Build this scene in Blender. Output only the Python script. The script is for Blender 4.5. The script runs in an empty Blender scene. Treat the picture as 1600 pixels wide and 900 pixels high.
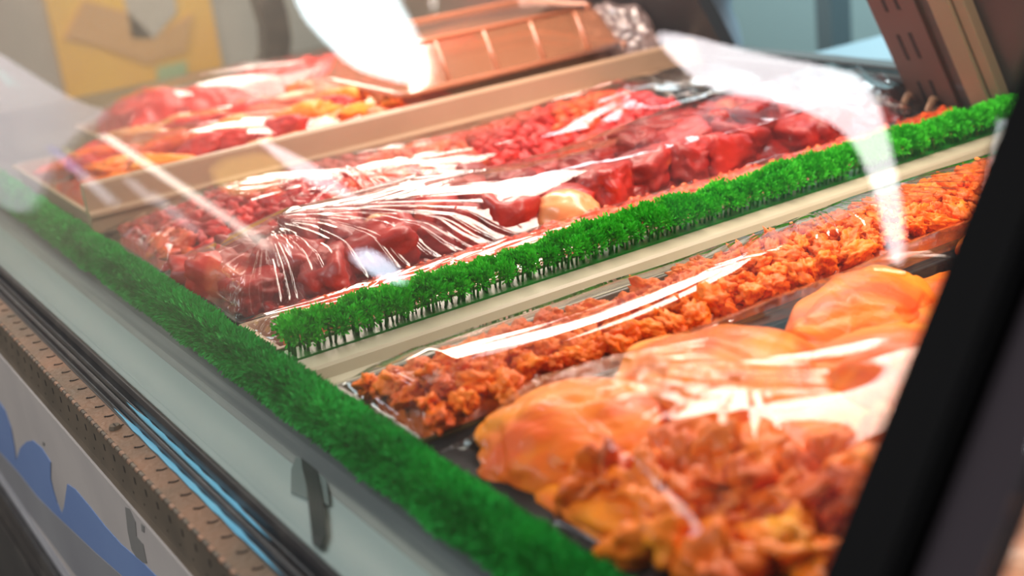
import bpy, math, random
import numpy as np
from mathutils import Vector, Matrix, noise as mnoise

# ------------------------------------------------------------------ units
# lengths below are written in "camera heights above the deck"; one is 0.34 m. z = 0 is the tray rims.
S = 0.34
ZO = 0.90
def W(p): return Vector((p[0]*S, p[1]*S, p[2]*S + ZO))
RND = random.Random(11)
col = bpy.context.scene.collection
sc = bpy.context.scene

# ------------------------------------------------------------------ camera
FPX = 2101.31
RM = np.array([[0.53442003, -0.2176547, 0.81671394],
               [0.83690918, 0.27143, -0.47529862],
               [-0.11822969, 0.9375245, 0.32721485]])
def ray(px, py): return RM @ np.array([(px-800)/FPX, -(py-450)/FPX, -1.0])
def on_z(px, py, z=0.0):
    r = ray(px, py); t = (z-1)/r[2]; return (r[0]*t, r[1]*t, z)
def on_y(px, py, y):
    r = ray(px, py); t = y/r[1]; return (r[0]*t, y, 1+r[2]*t)
def on_x(px, py, x):
    r = ray(px, py); t = x/r[0]; return (x, r[1]*t, 1+r[2]*t)
def on_back(px, py, y0=3.25, k=0.53):
    r = ray(px, py); t = (y0-k)/(r[1]+k*r[2]); return (r[0]*t, r[1]*t, 1+r[2]*t)

cam_d = bpy.data.cameras.new('camera'); cam = bpy.data.objects.new('camera', cam_d); col.objects.link(cam)
M4 = Matrix(((RM[0][0], RM[0][1], RM[0][2], 0), (RM[1][0], RM[1][1], RM[1][2], 0), (RM[2][0], RM[2][1], RM[2][2], 0), (0, 0, 0, 1)))
M4.translation = W((0, 0, 1))
cam.matrix_world = M4
cam_d.sensor_width = 36; cam_d.lens = FPX/1600*36
cam_d.dof.use_dof = True; cam_d.dof.focus_distance = 3.0*S; cam_d.dof.aperture_fstop = 4.0
cam_d.clip_start = 0.01
sc.camera = cam

# ------------------------------------------------------------------ world, lamps, exposure
wd = bpy.data.worlds.new('world'); sc.world = wd; wd.use_nodes = True
wd.node_tree.nodes['Background'].inputs[0].default_value = (0.62, 0.66, 0.70, 1)
wd.node_tree.nodes['Background'].inputs[1].default_value = 0.32
sc.view_settings.view_transform = 'Standard'; sc.view_settings.look = 'None'
sc.view_settings.exposure = 0.0; sc.view_settings.gamma = 1.0; sc.view_settings.use_curve_mapping = False
sc.cycles.transparent_max_bounces = 32; sc.cycles.max_bounces = 8
sc.cycles.sample_clamp_indirect = 6

def area(name, loc, target, sx, sy, power, color):
    d = bpy.data.lights.new(name, 'AREA'); d.shape = 'RECTANGLE'; d.size = sx*S; d.size_y = sy*S
    d.energy = power; d.color = color
    o = bpy.data.objects.new(name, d); col.objects.link(o)
    o.location = W(loc)
    dr = W(target) - W(loc)
    q = dr.to_track_quat('-Z', 'Y'); o.rotation_euler = q.to_euler()
    return o
# the long warm tube under the case canopy
def case_lamp(name, y, z, ty, w, power, color):
    d = bpy.data.lights.new(name, 'AREA'); d.shape = 'RECTANGLE'; d.size = 6.6*S; d.size_y = w*S
    d.energy = power; d.color = color
    o = bpy.data.objects.new(name, d); col.objects.link(o)
    o.location = W((-4.1, y, z)); o.rotation_euler = (math.atan2(ty-y, z), 0, 0)
    return o
case_lamp('case_lamp', 2.45, 1.25, 2.1, 0.32, 19.5, (1.0, 0.80, 0.68))
area('shop_ceiling_lamp', (-3.0, -3.5, 4.6), (-3.0, 0.5, -0.5), 5.0, 2.0, 36, (0.90, 0.96, 1.0))
area('kitchen_lamp', (-4.5, 4.6, 3.2), (-5.5, 6.5, 0.0), 3.0, 1.5, 26, (0.80, 0.95, 1.0))
area('wall_fill_lamp', (-7.6, 0.2, 3.6), (-9.5, 2.2, 0.2), 1.5, 1.5, 14, (1.0, 0.93, 0.82))  # added unseen fill, brightens the left wall and banner

# ------------------------------------------------------------------ materials
def mat(name, base=(0.5, 0.5, 0.5), rough=0.5, metal=0.0, spec=0.5, coat=0.0, var=None, scale=20, bump=0.0, bscale=60,
        sss=0.0, detail=4, stretch=None, emit=None, es=1.0, contrast=(0.35, 0.65), third=None):
    m = bpy.data.materials.new(name); m.use_nodes = True
    nt = m.node_tree; b = nt.nodes['Principled BSDF']
    b.inputs['Base Color'].default_value = (*base, 1); b.inputs['Roughness'].default_value = rough
    b.inputs['Metallic'].default_value = metal; b.inputs['Specular IOR Level'].default_value = spec
    b.inputs['Coat Weight'].default_value = coat; b.inputs['Coat Roughness'].default_value = 0.12
    if sss:
        b.inputs['Subsurface Weight'].default_value = sss
        b.inputs['Subsurface Radius'].default_value = (0.01, 0.004, 0.002); b.inputs['Subsurface Scale'].default_value = 1.0
    if emit:
        b.inputs['Emission Color'].default_value = (*emit, 1); b.inputs['Emission Strength'].default_value = es
    if var or bump:
        tc = nt.nodes.new('ShaderNodeTexCoord'); mp = nt.nodes.new('ShaderNodeMapping')
        nt.links.new(tc.outputs['Object'], mp.inputs['Vector'])
        if stretch: mp.inputs['Scale'].default_value = stretch
    if var:
        oi = nt.nodes.new('ShaderNodeObjectInfo'); ad = nt.nodes.new('ShaderNodeVectorMath'); ad.operation = 'ADD'
        mu = nt.nodes.new('ShaderNodeMath'); mu.operation = 'MULTIPLY'; mu.inputs[1].default_value = 7.0
        nt.links.new(oi.outputs['Random'], mu.inputs[0]); nt.links.new(mp.outputs[0], ad.inputs[0]); nt.links.new(mu.outputs[0], ad.inputs[1])
        n = nt.nodes.new('ShaderNodeTexNoise'); n.inputs['Scale'].default_value = scale; n.inputs['Detail'].default_value = detail
        nt.links.new(ad.outputs[0], n.inputs['Vector'])
        r = nt.nodes.new('ShaderNodeValToRGB'); r.color_ramp.elements[0].position = contrast[0]; r.color_ramp.elements[1].position = contrast[1]
        r.color_ramp.elements[0].color = (*base, 1); r.color_ramp.elements[1].color = (*var, 1)
        if third:
            e = r.color_ramp.elements.new(min(0.99, contrast[1]+0.12)); e.color = (*third, 1)
        nt.links.new(n.outputs['Fac'], r.inputs['Fac']); nt.links.new(r.outputs['Color'], b.inputs['Base Color'])
    if bump:
        n2 = nt.nodes.new('ShaderNodeTexNoise'); n2.inputs['Scale'].default_value = bscale; n2.inputs['Detail'].default_value = 3
        bp = nt.nodes.new('ShaderNodeBump'); bp.inputs['Strength'].default_value = bump; bp.inputs['Distance'].default_value = 0.004
        nt.links.new(mp.outputs[0], n2.inputs['Vector']); nt.links.new(n2.outputs['Fac'], bp.inputs['Height'])
        nt.links.new(bp.outputs['Normal'], b.inputs['Normal'])
    return m

def clear_mat(name, tint=(1, 1, 1), rough=0.03, ior=1.5, gain=1.0, floor=0.0, haze=0.0, haze_col=(0.8, 0.8, 0.8), bump=0.0, bscale=80, stretch=None):
    """thin clear sheet: light passes straight through, the surface mirrors by Fresnel"""
    m = bpy.data.materials.new(name); m.use_nodes = True
    nt = m.node_tree; nt.nodes.clear()
    out = nt.nodes.new('ShaderNodeOutputMaterial')
    tr = nt.nodes.new('ShaderNodeBsdfTransparent'); tr.inputs[0].default_value = (*tint, 1)
    gl = nt.nodes.new('ShaderNodeBsdfGlossy'); gl.inputs['Roughness'].default_value = rough
    lw = nt.nodes.new('ShaderNodeLayerWeight'); lw.inputs['Blend'].default_value = 0.5
    pw = nt.nodes.new('ShaderNodeMath'); pw.operation = 'POWER'; pw.inputs[1].default_value = 5.0
    f0 = ((ior-1)/(ior+1))**2
    fr = nt.nodes.new('ShaderNodeMath'); fr.operation = 'MULTIPLY_ADD'; fr.inputs[1].default_value = 1-f0; fr.inputs[2].default_value = f0
    nt.links.new(lw.outputs['Facing'], pw.inputs[0]); nt.links.new(pw.outputs[0], fr.inputs[0])
    ml = nt.nodes.new('ShaderNodeMath'); ml.operation = 'MULTIPLY_ADD'; ml.use_clamp = True
    ml.inputs[1].default_value = gain; ml.inputs[2].default_value = floor
    mx = nt.nodes.new('ShaderNodeMixShader')
    base = tr.outputs[0]
    if haze:
        df = nt.nodes.new('ShaderNodeBsdfDiffuse'); df.inputs[0].default_value = (*haze_col, 1)
        m2 = nt.nodes.new('ShaderNodeMixShader'); m2.inputs[0].default_value = haze
        nt.links.new(tr.outputs[0], m2.inputs[1]); nt.links.new(df.outputs[0], m2.inputs[2]); base = m2.outputs[0]
    nt.links.new(fr.outputs[0], ml.inputs[0]); nt.links.new(ml.outputs[0], mx.inputs[0])
    nt.links.new(base, mx.inputs[1]); nt.links.new(gl.outputs[0], mx.inputs[2]); nt.links.new(mx.outputs[0], out.inputs[0])
    if bump:
        tc = nt.nodes.new('ShaderNodeTexCoord'); mp = nt.nodes.new('ShaderNodeMapping')
        if stretch: mp.inputs['Scale'].default_value = stretch[:3]; mp.inputs['Rotation'].default_value = (0, 0, stretch[3])
        n2 = nt.nodes.new('ShaderNodeTexNoise'); n2.inputs['Scale'].default_value = bscale; n2.inputs['Detail'].default_value = 2
        bp = nt.nodes.new('ShaderNodeBump'); bp.inputs['Strength'].default_value = bump; bp.inputs['Distance'].default_value = 0.002
        nt.links.new(tc.outputs['Object'], mp.inputs['Vector']); nt.links.new(mp.outputs[0], n2.inputs['Vector'])
        nt.links.new(n2.outputs['Fac'], bp.inputs['Height'])
        nt.links.new(bp.outputs[0], gl.inputs['Normal']); nt.links.new(bp.outputs[0], lw.inputs['Normal'])
    return m

MT = {}
MT['glass'] = clear_mat('case glass', (0.97, 0.985, 0.98), 0.0, 1.5)
MT['film'] = clear_mat('cling film', (0.985, 0.985, 0.985), 0.06, 1.5, 1.6, 0.012, 0.006)
MT['film_soft'] = clear_mat('cling film pulled tight', (0.985, 0.985, 0.985), 0.05, 1.5, 0.95, 0.0)
MT['film_streak'] = clear_mat('cling film stretched', (0.985, 0.985, 0.985), 0.06, 1.5, 1.5, 0.02, 0.02, bump=0.25, bscale=60, stretch=(6, 0.6, 1, 0.0))
MT['clear_tub'] = clear_mat('clear orange stained plastic', (0.85, 0.62, 0.50), 0.14, 1.5, 1.6, 0.05, 0.34, (0.80, 0.34, 0.18))
MT['smoky_tub'] = clear_mat('brown smoky plastic', (0.55, 0.42, 0.36), 0.12, 1.5, 1.4, 0.04, 0.25, (0.35, 0.22, 0.16))
MT['black'] = mat('black plastic', (0.008, 0.008, 0.009), 0.6, spec=0.2)
MT['frame'] = mat('black painted frame', (0.006, 0.0055, 0.0055), 0.7, spec=0.05)
MT['gasket'] = mat('violet grey rubber', (0.045, 0.034, 0.038), 0.7, spec=0.05)
MT['rail'] = mat('dull black rail', (0.018, 0.017, 0.018), 0.35, var=(0.05, 0.045, 0.04), scale=30, contrast=(0.5, 0.8))
MT['ledge'] = mat('grey white ledge', (0.50, 0.55, 0.51), 0.35, var=(0.42, 0.47, 0.44), scale=5, stretch=(0.3, 3, 3))
MT['riser'] = mat('grey riser', (0.10, 0.11, 0.11), 0.4, var=(0.30, 0.30, 0.26), scale=8, stretch=(0.25, 9, 9))
MT['deck'] = mat('steel deck', (0.20, 0.18, 0.15), 0.35, 0.6, var=(0.12, 0.10, 0.08), scale=10)
MT['cream'] = mat('cream plastic', (0.47, 0.43, 0.31), 0.4, var=(0.43, 0.385, 0.27), scale=8)
MT['cream_shadow'] = mat('cream plastic groove', (0.42, 0.36, 0.25), 0.45)
MT['tan'] = mat('tan board', (0.52, 0.34, 0.22), 0.35, var=(0.45, 0.29, 0.18), scale=6)
MT['green'] = mat('green plastic leaf', (0.018, 0.36, 0.008), 0.5, var=(0.06, 0.60, 0.02), scale=40, spec=0.25)
MT['green2'] = mat('green plastic bush', (0.008, 0.27, 0.030), 0.55, var=(0.020, 0.46, 0.055), scale=30, spec=0.2)
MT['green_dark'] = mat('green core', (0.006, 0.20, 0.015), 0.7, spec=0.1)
MT['stem'] = mat('leaf stem', (0.02, 0.26, 0.03), 0.35, spec=0.6)
MT['brass'] = mat('worn brass', (0.17, 0.115, 0.075), 0.45, 0.3, var=(0.30, 0.155, 0.09), scale=14, bump=0.3, bscale=200)
MT['brass_dark'] = mat('tarnished brass', (0.10, 0.075, 0.052), 0.5, 0.3, var=(0.15, 0.11, 0.075), scale=20)
MT['hole'] = mat('slot', (0.015, 0.01, 0.008), 0.8)
MT['steel'] = mat('bright steel', (0.6, 0.6, 0.6), 0.25, 0.9)
MT['panel'] = mat('scuffed off white panel', (0.43, 0.37, 0.335), 0.45, var=(0.37, 0.32, 0.295), scale=9, third=(0.30, 0.28, 0.27), contrast=(0.45, 0.66))
MT['blue'] = mat('blue paint', (0.115, 0.18, 0.36), 0.5, var=(0.14, 0.21, 0.39), scale=8)
MT['moulding'] = mat('grey moulding', (0.20, 0.19, 0.20), 0.4, var=(0.24, 0.23, 0.235), scale=6)
MT['dark'] = mat('dark base', (0.03, 0.026, 0.025), 0.5, var=(0.05, 0.045, 0.04), scale=8)
MT['blue_reflect'] = mat('sky blue painted reflection', (0.14, 0.50, 0.72), 0.15, var=(0.20, 0.62, 0.80), scale=10, coat=0.6)  # blue reflection along the rail, put into a base colour
MT['backdark'] = mat('dark back wall', (0.035, 0.030, 0.030), 0.45)
MT['standard'] = mat('brown slotted standard', (0.105, 0.06, 0.047), 0.55, 0.1)
MT['teal'] = mat('pale teal kitchen wall', (0.34, 0.50, 0.52), 0.6)
MT['teal_post'] = mat('grey teal post', (0.12, 0.17, 0.19), 0.5)
MT['yellow'] = mat('yellow banner', (0.80, 0.42, 0.03), 0.5, var=(0.75, 0.33, 0.04), scale=3)
MT['wall'] = mat('taupe wall', (0.42, 0.34, 0.27), 0.6, var=(0.34, 0.28, 0.23), scale=3)
MT['chicken'] = mat('marinated chicken', (0.74, 0.10, 0.004), 0.5, var=(0.96, 0.22, 0.010), scale=35, coat=0.05, spec=0.3, bump=0.5, bscale=160, sss=0.0)
MT['breast'] = mat('orange chicken breast', (0.84, 0.10, 0.001), 0.5, var=(0.99, 0.29, 0.004), scale=16, coat=0.1, spec=0.3, bump=0.3, bscale=90, stretch=(1, 2.2, 1))
MT['thigh'] = mat('orange thigh meat', (0.66, 0.085, 0.002), 0.48, var=(0.95, 0.21, 0.006), scale=24, coat=0.1, spec=0.35, bump=0.5, bscale=110, third=(1.0, 0.42, 0.03))
MT['beef'] = mat('red beef', (0.22, 0.004, 0.003), 0.5, var=(0.50, 0.014, 0.004), scale=22, coat=0.15, bump=0.4, bscale=110, third=(0.80, 0.17, 0.05))
MT['mince'] = mat('red diced meat', (0.46, 0.002, 0.003), 0.5, var=(0.74, 0.014, 0.005), scale=50, coat=0.12, bump=0.4, bscale=160)
MT['mince_o'] = mat('orange red diced meat', (0.72, 0.030, 0.003), 0.5, var=(0.86, 0.13, 0.008), scale=50, coat=0.12, bump=0.4, bscale=160)
MT['fat'] = mat('pale orange fat', (0.80, 0.28, 0.09), 0.35, var=(0.86, 0.38, 0.16), scale=18, coat=0.4)
MT['sauce_o'] = mat('orange marinade', (0.50, 0.075, 0.004), 0.35, var=(0.70, 0.13, 0.006), scale=50, coat=0.15, bump=0.8, bscale=110)
MT['sauce_r'] = mat('red juice', (0.22, 0.008, 0.008), 0.2, var=(0.36, 0.015, 0.010), scale=60, coat=0.6, bump=0.8, bscale=130)
MT['olive'] = mat('dark olive tray', (0.045, 0.042, 0.018), 0.3, var=(0.07, 0.06, 0.025), scale=10)
MT['pale'] = mat('pale peach meat', (0.85, 0.50, 0.30), 0.4, var=(0.80, 0.22, 0.08), scale=14, coat=0.3)

# ------------------------------------------------------------------ mesh helpers
def tag(o, label=None, cat=None, group=None, kind=None):
    if label: o['label'] = label
    if cat: o['category'] = cat
    if group: o['group'] = group
    if kind: o['kind'] = kind
    return o
def empty(name, p, label=None, cat=None, group=None):
    o = bpy.data.objects.new(name, None); col.objects.link(o); o.location = W(p); o.empty_display_size = 0.02
    return tag(o, label, cat, group)

class MB:
    def __init__(s): s.v = []; s.f = []; s.mi = []
    def add(s, vs, fs, mi=0):
        n = len(s.v); s.v += [tuple(v) for v in vs]; s.f += [tuple(n+i for i in f) for f in fs]; s.mi += [mi]*len(fs)
    def box(s, x0, x1, y0, y1, z0, z1, mi=0):
        s.add([(x0,y0,z0),(x1,y0,z0),(x1,y1,z0),(x0,y1,z0),(x0,y0,z1),(x1,y0,z1),(x1,y1,z1),(x0,y1,z1)],
              [(0,3,2,1),(4,5,6,7),(0,1,5,4),(1,2,6,5),(2,3,7,6),(3,0,4,7)], mi)
    def extrude(s, prof, a, b, axis, mi=0):
        """closed profile swept from a to b along 'x' (prof = (y, z)), 'y' (prof = (x, z)) or 'z' (prof = (x, y))"""
        n = len(prof)
        def P(q, t): return (t, q[0], q[1]) if axis == 'x' else ((q[0], t, q[1]) if axis == 'y' else (q[0], q[1], t))
        vs = [P(q, a) for q in prof] + [P(q, b) for q in prof]
        fs = [(i, (i+1) % n, n+(i+1) % n, n+i) for i in range(n)] + [tuple(range(n))[::-1], tuple(range(n, 2*n))]
        s.add(vs, fs, mi)
    def tube(s, pts, r, n=8, mi=0, r2=None, cap=True):
        pts = [Vector(p) for p in pts]; vs = []; m = len(pts)
        for k, p in enumerate(pts):
            d = (pts[min(k+1, m-1)] - pts[max(k-1, 0)]).normalized()
            a = d.cross(Vector((0, 0, 1)));  a = d.cross(Vector((0, 1, 0))) if a.length < .1 else a
            a.normalize(); b = d.cross(a); rr = r if r2 is None else r + (r2-r)*k/(m-1)
            vs += [tuple(p + a*rr*math.cos(2*math.pi*j/n) + b*rr*math.sin(2*math.pi*j/n)) for j in range(n)]
        fs = [(k*n+j, k*n+(j+1) % n, (k+1)*n+(j+1) % n, (k+1)*n+j) for k in range(m-1) for j in range(n)]
        if cap: fs += [tuple(range(n))[::-1], tuple(range((m-1)*n, m*n))]
        s.add(vs, fs, mi)
    def mesh(s, name, mats, smooth=False, origin=None):
        me = bpy.data.meshes.new(name)
        o = W(origin) if origin is not None else Vector((0, 0, ZO))*0
        if origin is None: vs = [tuple(W(v)) for v in s.v]
        else: vs = [tuple(W(v) - o) for v in s.v]
        me.from_pydata(vs, [], s.f)
        for m in (mats if isinstance(mats, (list, tuple)) else [mats]): me.materials.append(m)
        if any(s.mi): me.polygons.foreach_set('material_index', s.mi)
        if smooth: me.polygons.foreach_set('use_smooth', [True]*len(s.f))
        me.update(); return me
    def build(s, name, mats, parent=None, smooth=False, origin=None, bevel=0):
        """vertices are given in scene units; origin is where the object's pivot goes"""
        if parent is not None and origin is None:
            origin = tuple(((parent.location - Vector((0, 0, ZO)))/S))
            root = parent
            while root.parent: root = root.parent
            origin = tuple(((root.location - Vector((0, 0, ZO)))/S))
        if origin is None: origin = s.v[0]
        me = s.mesh(name, mats, smooth, origin)
        o = bpy.data.objects.new(name, me); col.objects.link(o)
        if parent is not None: o.parent = parent
        else: o.location = W(origin)
        if bevel:
            b = o.modifiers.new('bevel', 'BEVEL'); b.width = bevel*S; b.segments = 2; b.limit_method = 'ANGLE'
        return o

def vnoise(x, y, seed=0):
    xi = np.floor(x).astype(np.int64); yi = np.floor(y).astype(np.int64); xf = x-xi; yf = y-yi
    def h(a, b):
        n = (a*374761393 + b*668265263 + seed*1442695041) & 0xffffffff
        n = ((n ^ (n >> 13))*1274126177) & 0xffffffff
        return ((n ^ (n >> 16)) & 0xffff)/65535.0
    u = xf*xf*(3-2*xf); v = yf*yf*(3-2*yf)
    return (h(xi, yi)*(1-u)+h(xi+1, yi)*u)*(1-v) + (h(xi, yi+1)*(1-u)+h(xi+1, yi+1)*u)*v

# ------------------------------------------------------------------ THE CASE
def flat_shape(name, pts, z, th, mt, parent=None, origin=None):
    q = [on_z(a, b, z) for a, b in pts]; mm = MB(); mm.extrude([(p[0], p[1]) for p in q], z, z+th, 'z'); return mm.build(name, mt, parent, origin=origin or q[0])
XL, XR = -7.2, 0.4
GY0, GK = 0.716, 0.663           # glass plane: y = GY0 + GK z
case = empty('display_case', (-2.5, 0.6, -1.5), 'glass fronted butcher display case filled with wrapped trays of meat', 'display case')
def glass_y(z): return GY0 + GK*z
m = MB(); z0, z1 = -0.092, 1.15
m.extrude([(glass_y(z0), z0), (glass_y(z1), z1), (glass_y(z1)+.02, z1), (glass_y(z0)+.02, z0)], XL, -0.88, 'x')
gl = m.build('front_glass', MT['glass'], case); tag(gl, 'clear sloping front glass reflecting the shop lights')
# black post on the glass edge, rubber gasket beside it
m = MB()
def slope_bar(x0, x1, off0, off1, za, zb, mi=0):
    m.extrude([(glass_y(za)+off0, za), (glass_y(zb)+off0, zb), (glass_y(zb)+off1, zb), (glass_y(za)+off1, za)], x0, x1, 'x', mi)
slope_bar(-0.90, -0.815, -0.02, 0.03, -0.12, 1.15)
slope_bar(-0.835, -0.822, -0.028, -0.02, -0.12, 1.15)
m.build('glass_post', MT['frame'], case, bevel=0.006)
m = MB(); slope_bar(-0.815, -0.742, 0.01, 0.05, -0.12, 1.15); m.build('glass_gasket', MT['gasket'], case, bevel=0.005)
m = MB(); m.extrude([(glass_y(z0), z0), (glass_y(z1), z1), (glass_y(z1)+.02, z1), (glass_y(z0)+.02, z0)], -0.742, 0.4, 'x')
m.build('side_glass', MT['glass'], case)
# ledge and riser
m = MB(); m.extrude([(0.662, -0.094), (0.770, -0.094), (0.770, -0.14), (0.662, -0.14)], XL, XR, 'x'); m.build('front_ledge', MT['ledge'], case)
m = MB(); m.extrude([(0.770, -0.094), (0.785, -0.088), (0.80, -0.06), (0.885, -0.045), (0.895, -0.045), (0.895, -0.14), (0.770, -0.14)], XL, XR, 'x'); m.build('riser', MT['riser'], case)
m = MB(); m.box(XL, XR, 0.895, 3.30, -0.14, -0.10); m.build('deck', MT['deck'], case)
# rail: two black lips and a groove with blue strips painted in as reflections
m = MB()
m.extrude([(0.600, -0.122), (0.612, -0.122), (0.613, -0.108), (0.620, -0.103), (0.627, -0.108), (0.628, -0.118), (0.643, -0.118), (0.644, -0.096), (0.650, -0.086), (0.658, -0.086), (0.662, -0.094), (0.662, -0.15), (0.600, -0.15)], XL, XR, 'x')
m.build('rail', MT['rail'], case, bevel=0.002)
def reflection_strip(y, z, w, xa, xb, nm='reflected_strip'):
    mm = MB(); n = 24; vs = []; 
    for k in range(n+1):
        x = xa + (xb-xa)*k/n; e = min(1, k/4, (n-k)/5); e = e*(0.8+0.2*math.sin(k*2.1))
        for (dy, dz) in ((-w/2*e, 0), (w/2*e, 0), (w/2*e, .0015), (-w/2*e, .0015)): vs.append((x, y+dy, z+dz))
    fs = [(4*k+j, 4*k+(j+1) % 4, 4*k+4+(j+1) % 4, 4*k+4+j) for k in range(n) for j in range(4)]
    mm.add(vs, fs); o = mm.build(nm, MT['blue_reflect'], case); tag(o, 'sky blue strip standing for a reflection in the rail')
reflection_strip(0.636, -0.1175, 0.014, -2.85, -2.02)
reflection_strip(0.606, -0.1215, 0.013, -2.85, -1.90)
# piano hinge: top leaf, front leaf, knuckles
m = MB(); m.extrude([(0.553, -0.1225), (0.598, -0.120), (0.598, -0.15), (0.555, -0.15)], XL, XR, 'x')
px = -4.4; k = 0
def top_slot(x, y, l=0.016):
    for j in range(5):
        a = (j-2)/2; m.box(x+a*0.003-0.0025+0.003*(1-a*a), x+a*0.003+0.0025+0.003*(1-a*a), y+a*l/2-l*.14, y+a*l/2+l*.14, -0.1235+0.0005, -0.1195, 1)
xs = -4.6
while xs < -0.9:
    top_slot(xs, 0.585); xs += 0.0715
hg = m.build('hinge_top_leaf', [MT['brass'], MT['hole']], case); tag(hg, 'worn coppery top leaf of the piano hinge with slots')
m = MB(); m.extrude([(0.545, -0.131), (0.556, -0.131), (0.556, -0.225), (0.545, -0.225)], XL, XR, 'x')
m.extrude([(0.5445, -0.222), (0.556, -0.222), (0.556, -0.238), (0.540, -0.238)], XL, XR, 'x')
xs = -4.6
while xs < -0.9:
    m.box(xs-.004, xs+.004, 0.5444, 0.546, -0.165, -0.150, 1); m.box(xs+.0335, xs+.0365, 0.5444, 0.546, -0.20, -0.195, 1)
    xs += 0.0715
m.build('hinge_front_leaf', [MT['brass_dark'], MT['hole']], case)
m = MB(); xs = -4.9; k = 0
while xs < -0.9:
    L = 0.026
    m.tube([(xs, 0.549, -0.126), (xs+L-0.004, 0.549, -0.126)], 0.0052, 8, 0 if k % 2 else 1)
    m.tube([(xs+L-0.004, 0.549, -0.126), (xs+L, 0.549, -0.126)], 0.0056, 6, 2); xs += L; k += 1
m.build('hinge_knuckles', [MT['brass_dark'], MT['brass'], MT['hole']], case, smooth=False)
m = MB()
for q in (-2.735,):
    m.tube([(q, 0.575, -0.121), (q, 0.575, -0.113)], 0.014, 14, 0, r2=0.011); m.box(q-.009, q+.009, .5735, .5765, -.1132, -.1125, 1)
m.build('screw', [MT['brass_dark'], MT['hole']], case)
# front panel, blue graphic, moulding
PY = 0.535
m = MB(); m.box(XL, XR, PY, 0.60, -0.84, -0.236); m.build('front_panel', MT['panel'], case)
def decal(pts, name, mt, y=PY, th=0.002):
    q = [on_y(a, b, y) for a, b in pts]
    mm = MB(); mm.extrude([(p[0], p[2]) for p in q], y-th, y+0.001, 'y'); o = mm.build(name, mt, case); return o
d = decal([(-60,560),(-20,600),(8,640),(18,668),(24,700),(26,720),(32,700),(42,690),(52,688),(66,700),(80,722),(80,748),(84,765),(90,785),(97,803),(101,792),(104,770),(106,756),(118,764),(140,790),(165,822),(190,850),(225,880),(260,915),(700,1335),(665,1400),(245,952),(200,906),(150,862),(112,826),(84,800),(60,776),(30,738),(0,705),(-60,640)], 'blue_swoosh', MT['blue']); tag(d, 'blue painted swoosh with drip shaped upper edge')
gb = decal([(-60,642),(0,707),(30,740),(60,778),(84,802),(112,828),(150,864),(200,908),(245,954),(665,1402),(600,1420),(180,960),(130,912),(105,880),(60,820),(20,770),(0,745),(-60,665)], 'grey_band', MT['moulding']); tag(gb, 'grey painted band under the blue swoosh')
m = MB(); m.extrude([(0.525, -0.835), (0.52, -0.84), (0.52, -0.858), (0.60, -0.86), (0.60, -0.835)], XL, XR, 'x') if True else m.extrude([(0.515, -0.655), (0.505, -0.70), (0.505, -0.80), (0.530, -0.86), (0.60, -0.86), (0.60, -0.655)], XL, XR, 'x'); m.build('moulding', MT['moulding'], case)
m = MB()
for (a, b) in ((-0.865, -0.905), (-0.92, -0.945), (-0.965, -1.00), (-1.03, -1.045)):
    m.extrude([(0.505, a), (0.497, (a+b)/2), (0.505, b), (0.56, b), (0.56, a)], XL, XR, 'x')
m.build('bumper', [MT['rail']], case)
m = MB(); m.box(XL, XR, 0.53, 3.4, -2.40, -0.86); m.box(XL, XR, 0.60, 3.4, -0.86, -0.15); m.build('base', MT['dark'], case)
for pp in ([(196,792),(203,795),(212,815),(214,838),(224,850),(230,880),(218,878),(206,858),(200,830)], [(221,818),(226,822),(226,832),(222,830)], [(67,690),(70,692),(70,697),(67,696)]):
    sf = decal(pp, 'scuff_mark', mat('dark scuff', (0.17, 0.155, 0.14), 0.6), th=.001); tag(sf, 'dark scuff mark on the white panel')
# back of the case, leaning forward
def bk(y, z): return (y - 0.53*z, z)
def back_bar(m, x0, x1, za, zb, t0=0.0, t1=0.06, mi=0):
    m.extrude([(3.25-.53*za+t0, za), (3.25-.53*zb+t0, zb), (3.25-.53*zb+t1, zb), (3.25-.53*za+t1, za)], x0, x1, 'x', mi)
m = MB(); back_bar(m, -4.75, -2.0, -0.10, 0.075, 0.02, 0.10); back_bar(m, -4.75, -3.80, 0.075, 1.2, 0.04, 0.10)
back_bar(m, -2.56, XR, 0.075, 1.2, 0.02, 0.10); back_bar(m, -2.0, XR, -0.10, 0.075, 0.02, 0.10)
m.build('back_frame', MT['backdark'], case)
m = MB(); back_bar(m, -3.82, -2.60, 0.075, 0.095, 0.0, 0.11); back_bar(m, -3.82, -2.60, 0.110, 0.122, 0.03, 0.10)
m.build('window_sill', mat('grey sill', (0.10, 0.115, 0.12), 0.4), case)
m = MB(); back_bar(m, -7.3, -4.75, -0.10, 1.2, 0.02, 0.10); m.build('back_panel', MT['wall'], case)
m = MB(); back_bar(m, -2.91, -2.725, -0.10, 1.2, -0.02, 0.02)
z = 0.02
while z < 1.1:
    for x in (-2.845, -2.795):
        zz = z if x > -2.82 else z-0.01
        back_bar(m, x-.006, x+.006, zz, zz+0.085, -0.022, -0.018, 1)
    z += 0.16
st = m.build('shelf_standard', [MT['standard'], MT['hole']], case); tag(st, 'brown slotted upright at the back')
m = MB()
for x in (-2.90, -2.80):
    m.tube([(x, 3.22, 0.03), (x+.01, 3.18, 0.045), (x+.02, 3.15, 0.02), (x+.02, 3.15, -0.04)], 0.012, 8)
m.build('hook', MT['brass'], st, smooth=True)
m = MB(); back_bar(m, -2.725, -2.67, -0.10, 1.2, 0.0, 0.03); m.build('dark_upright', MT['moulding'] if False else mat('grey brown upright', (0.085, 0.072, 0.062), 0.5), case)
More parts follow.
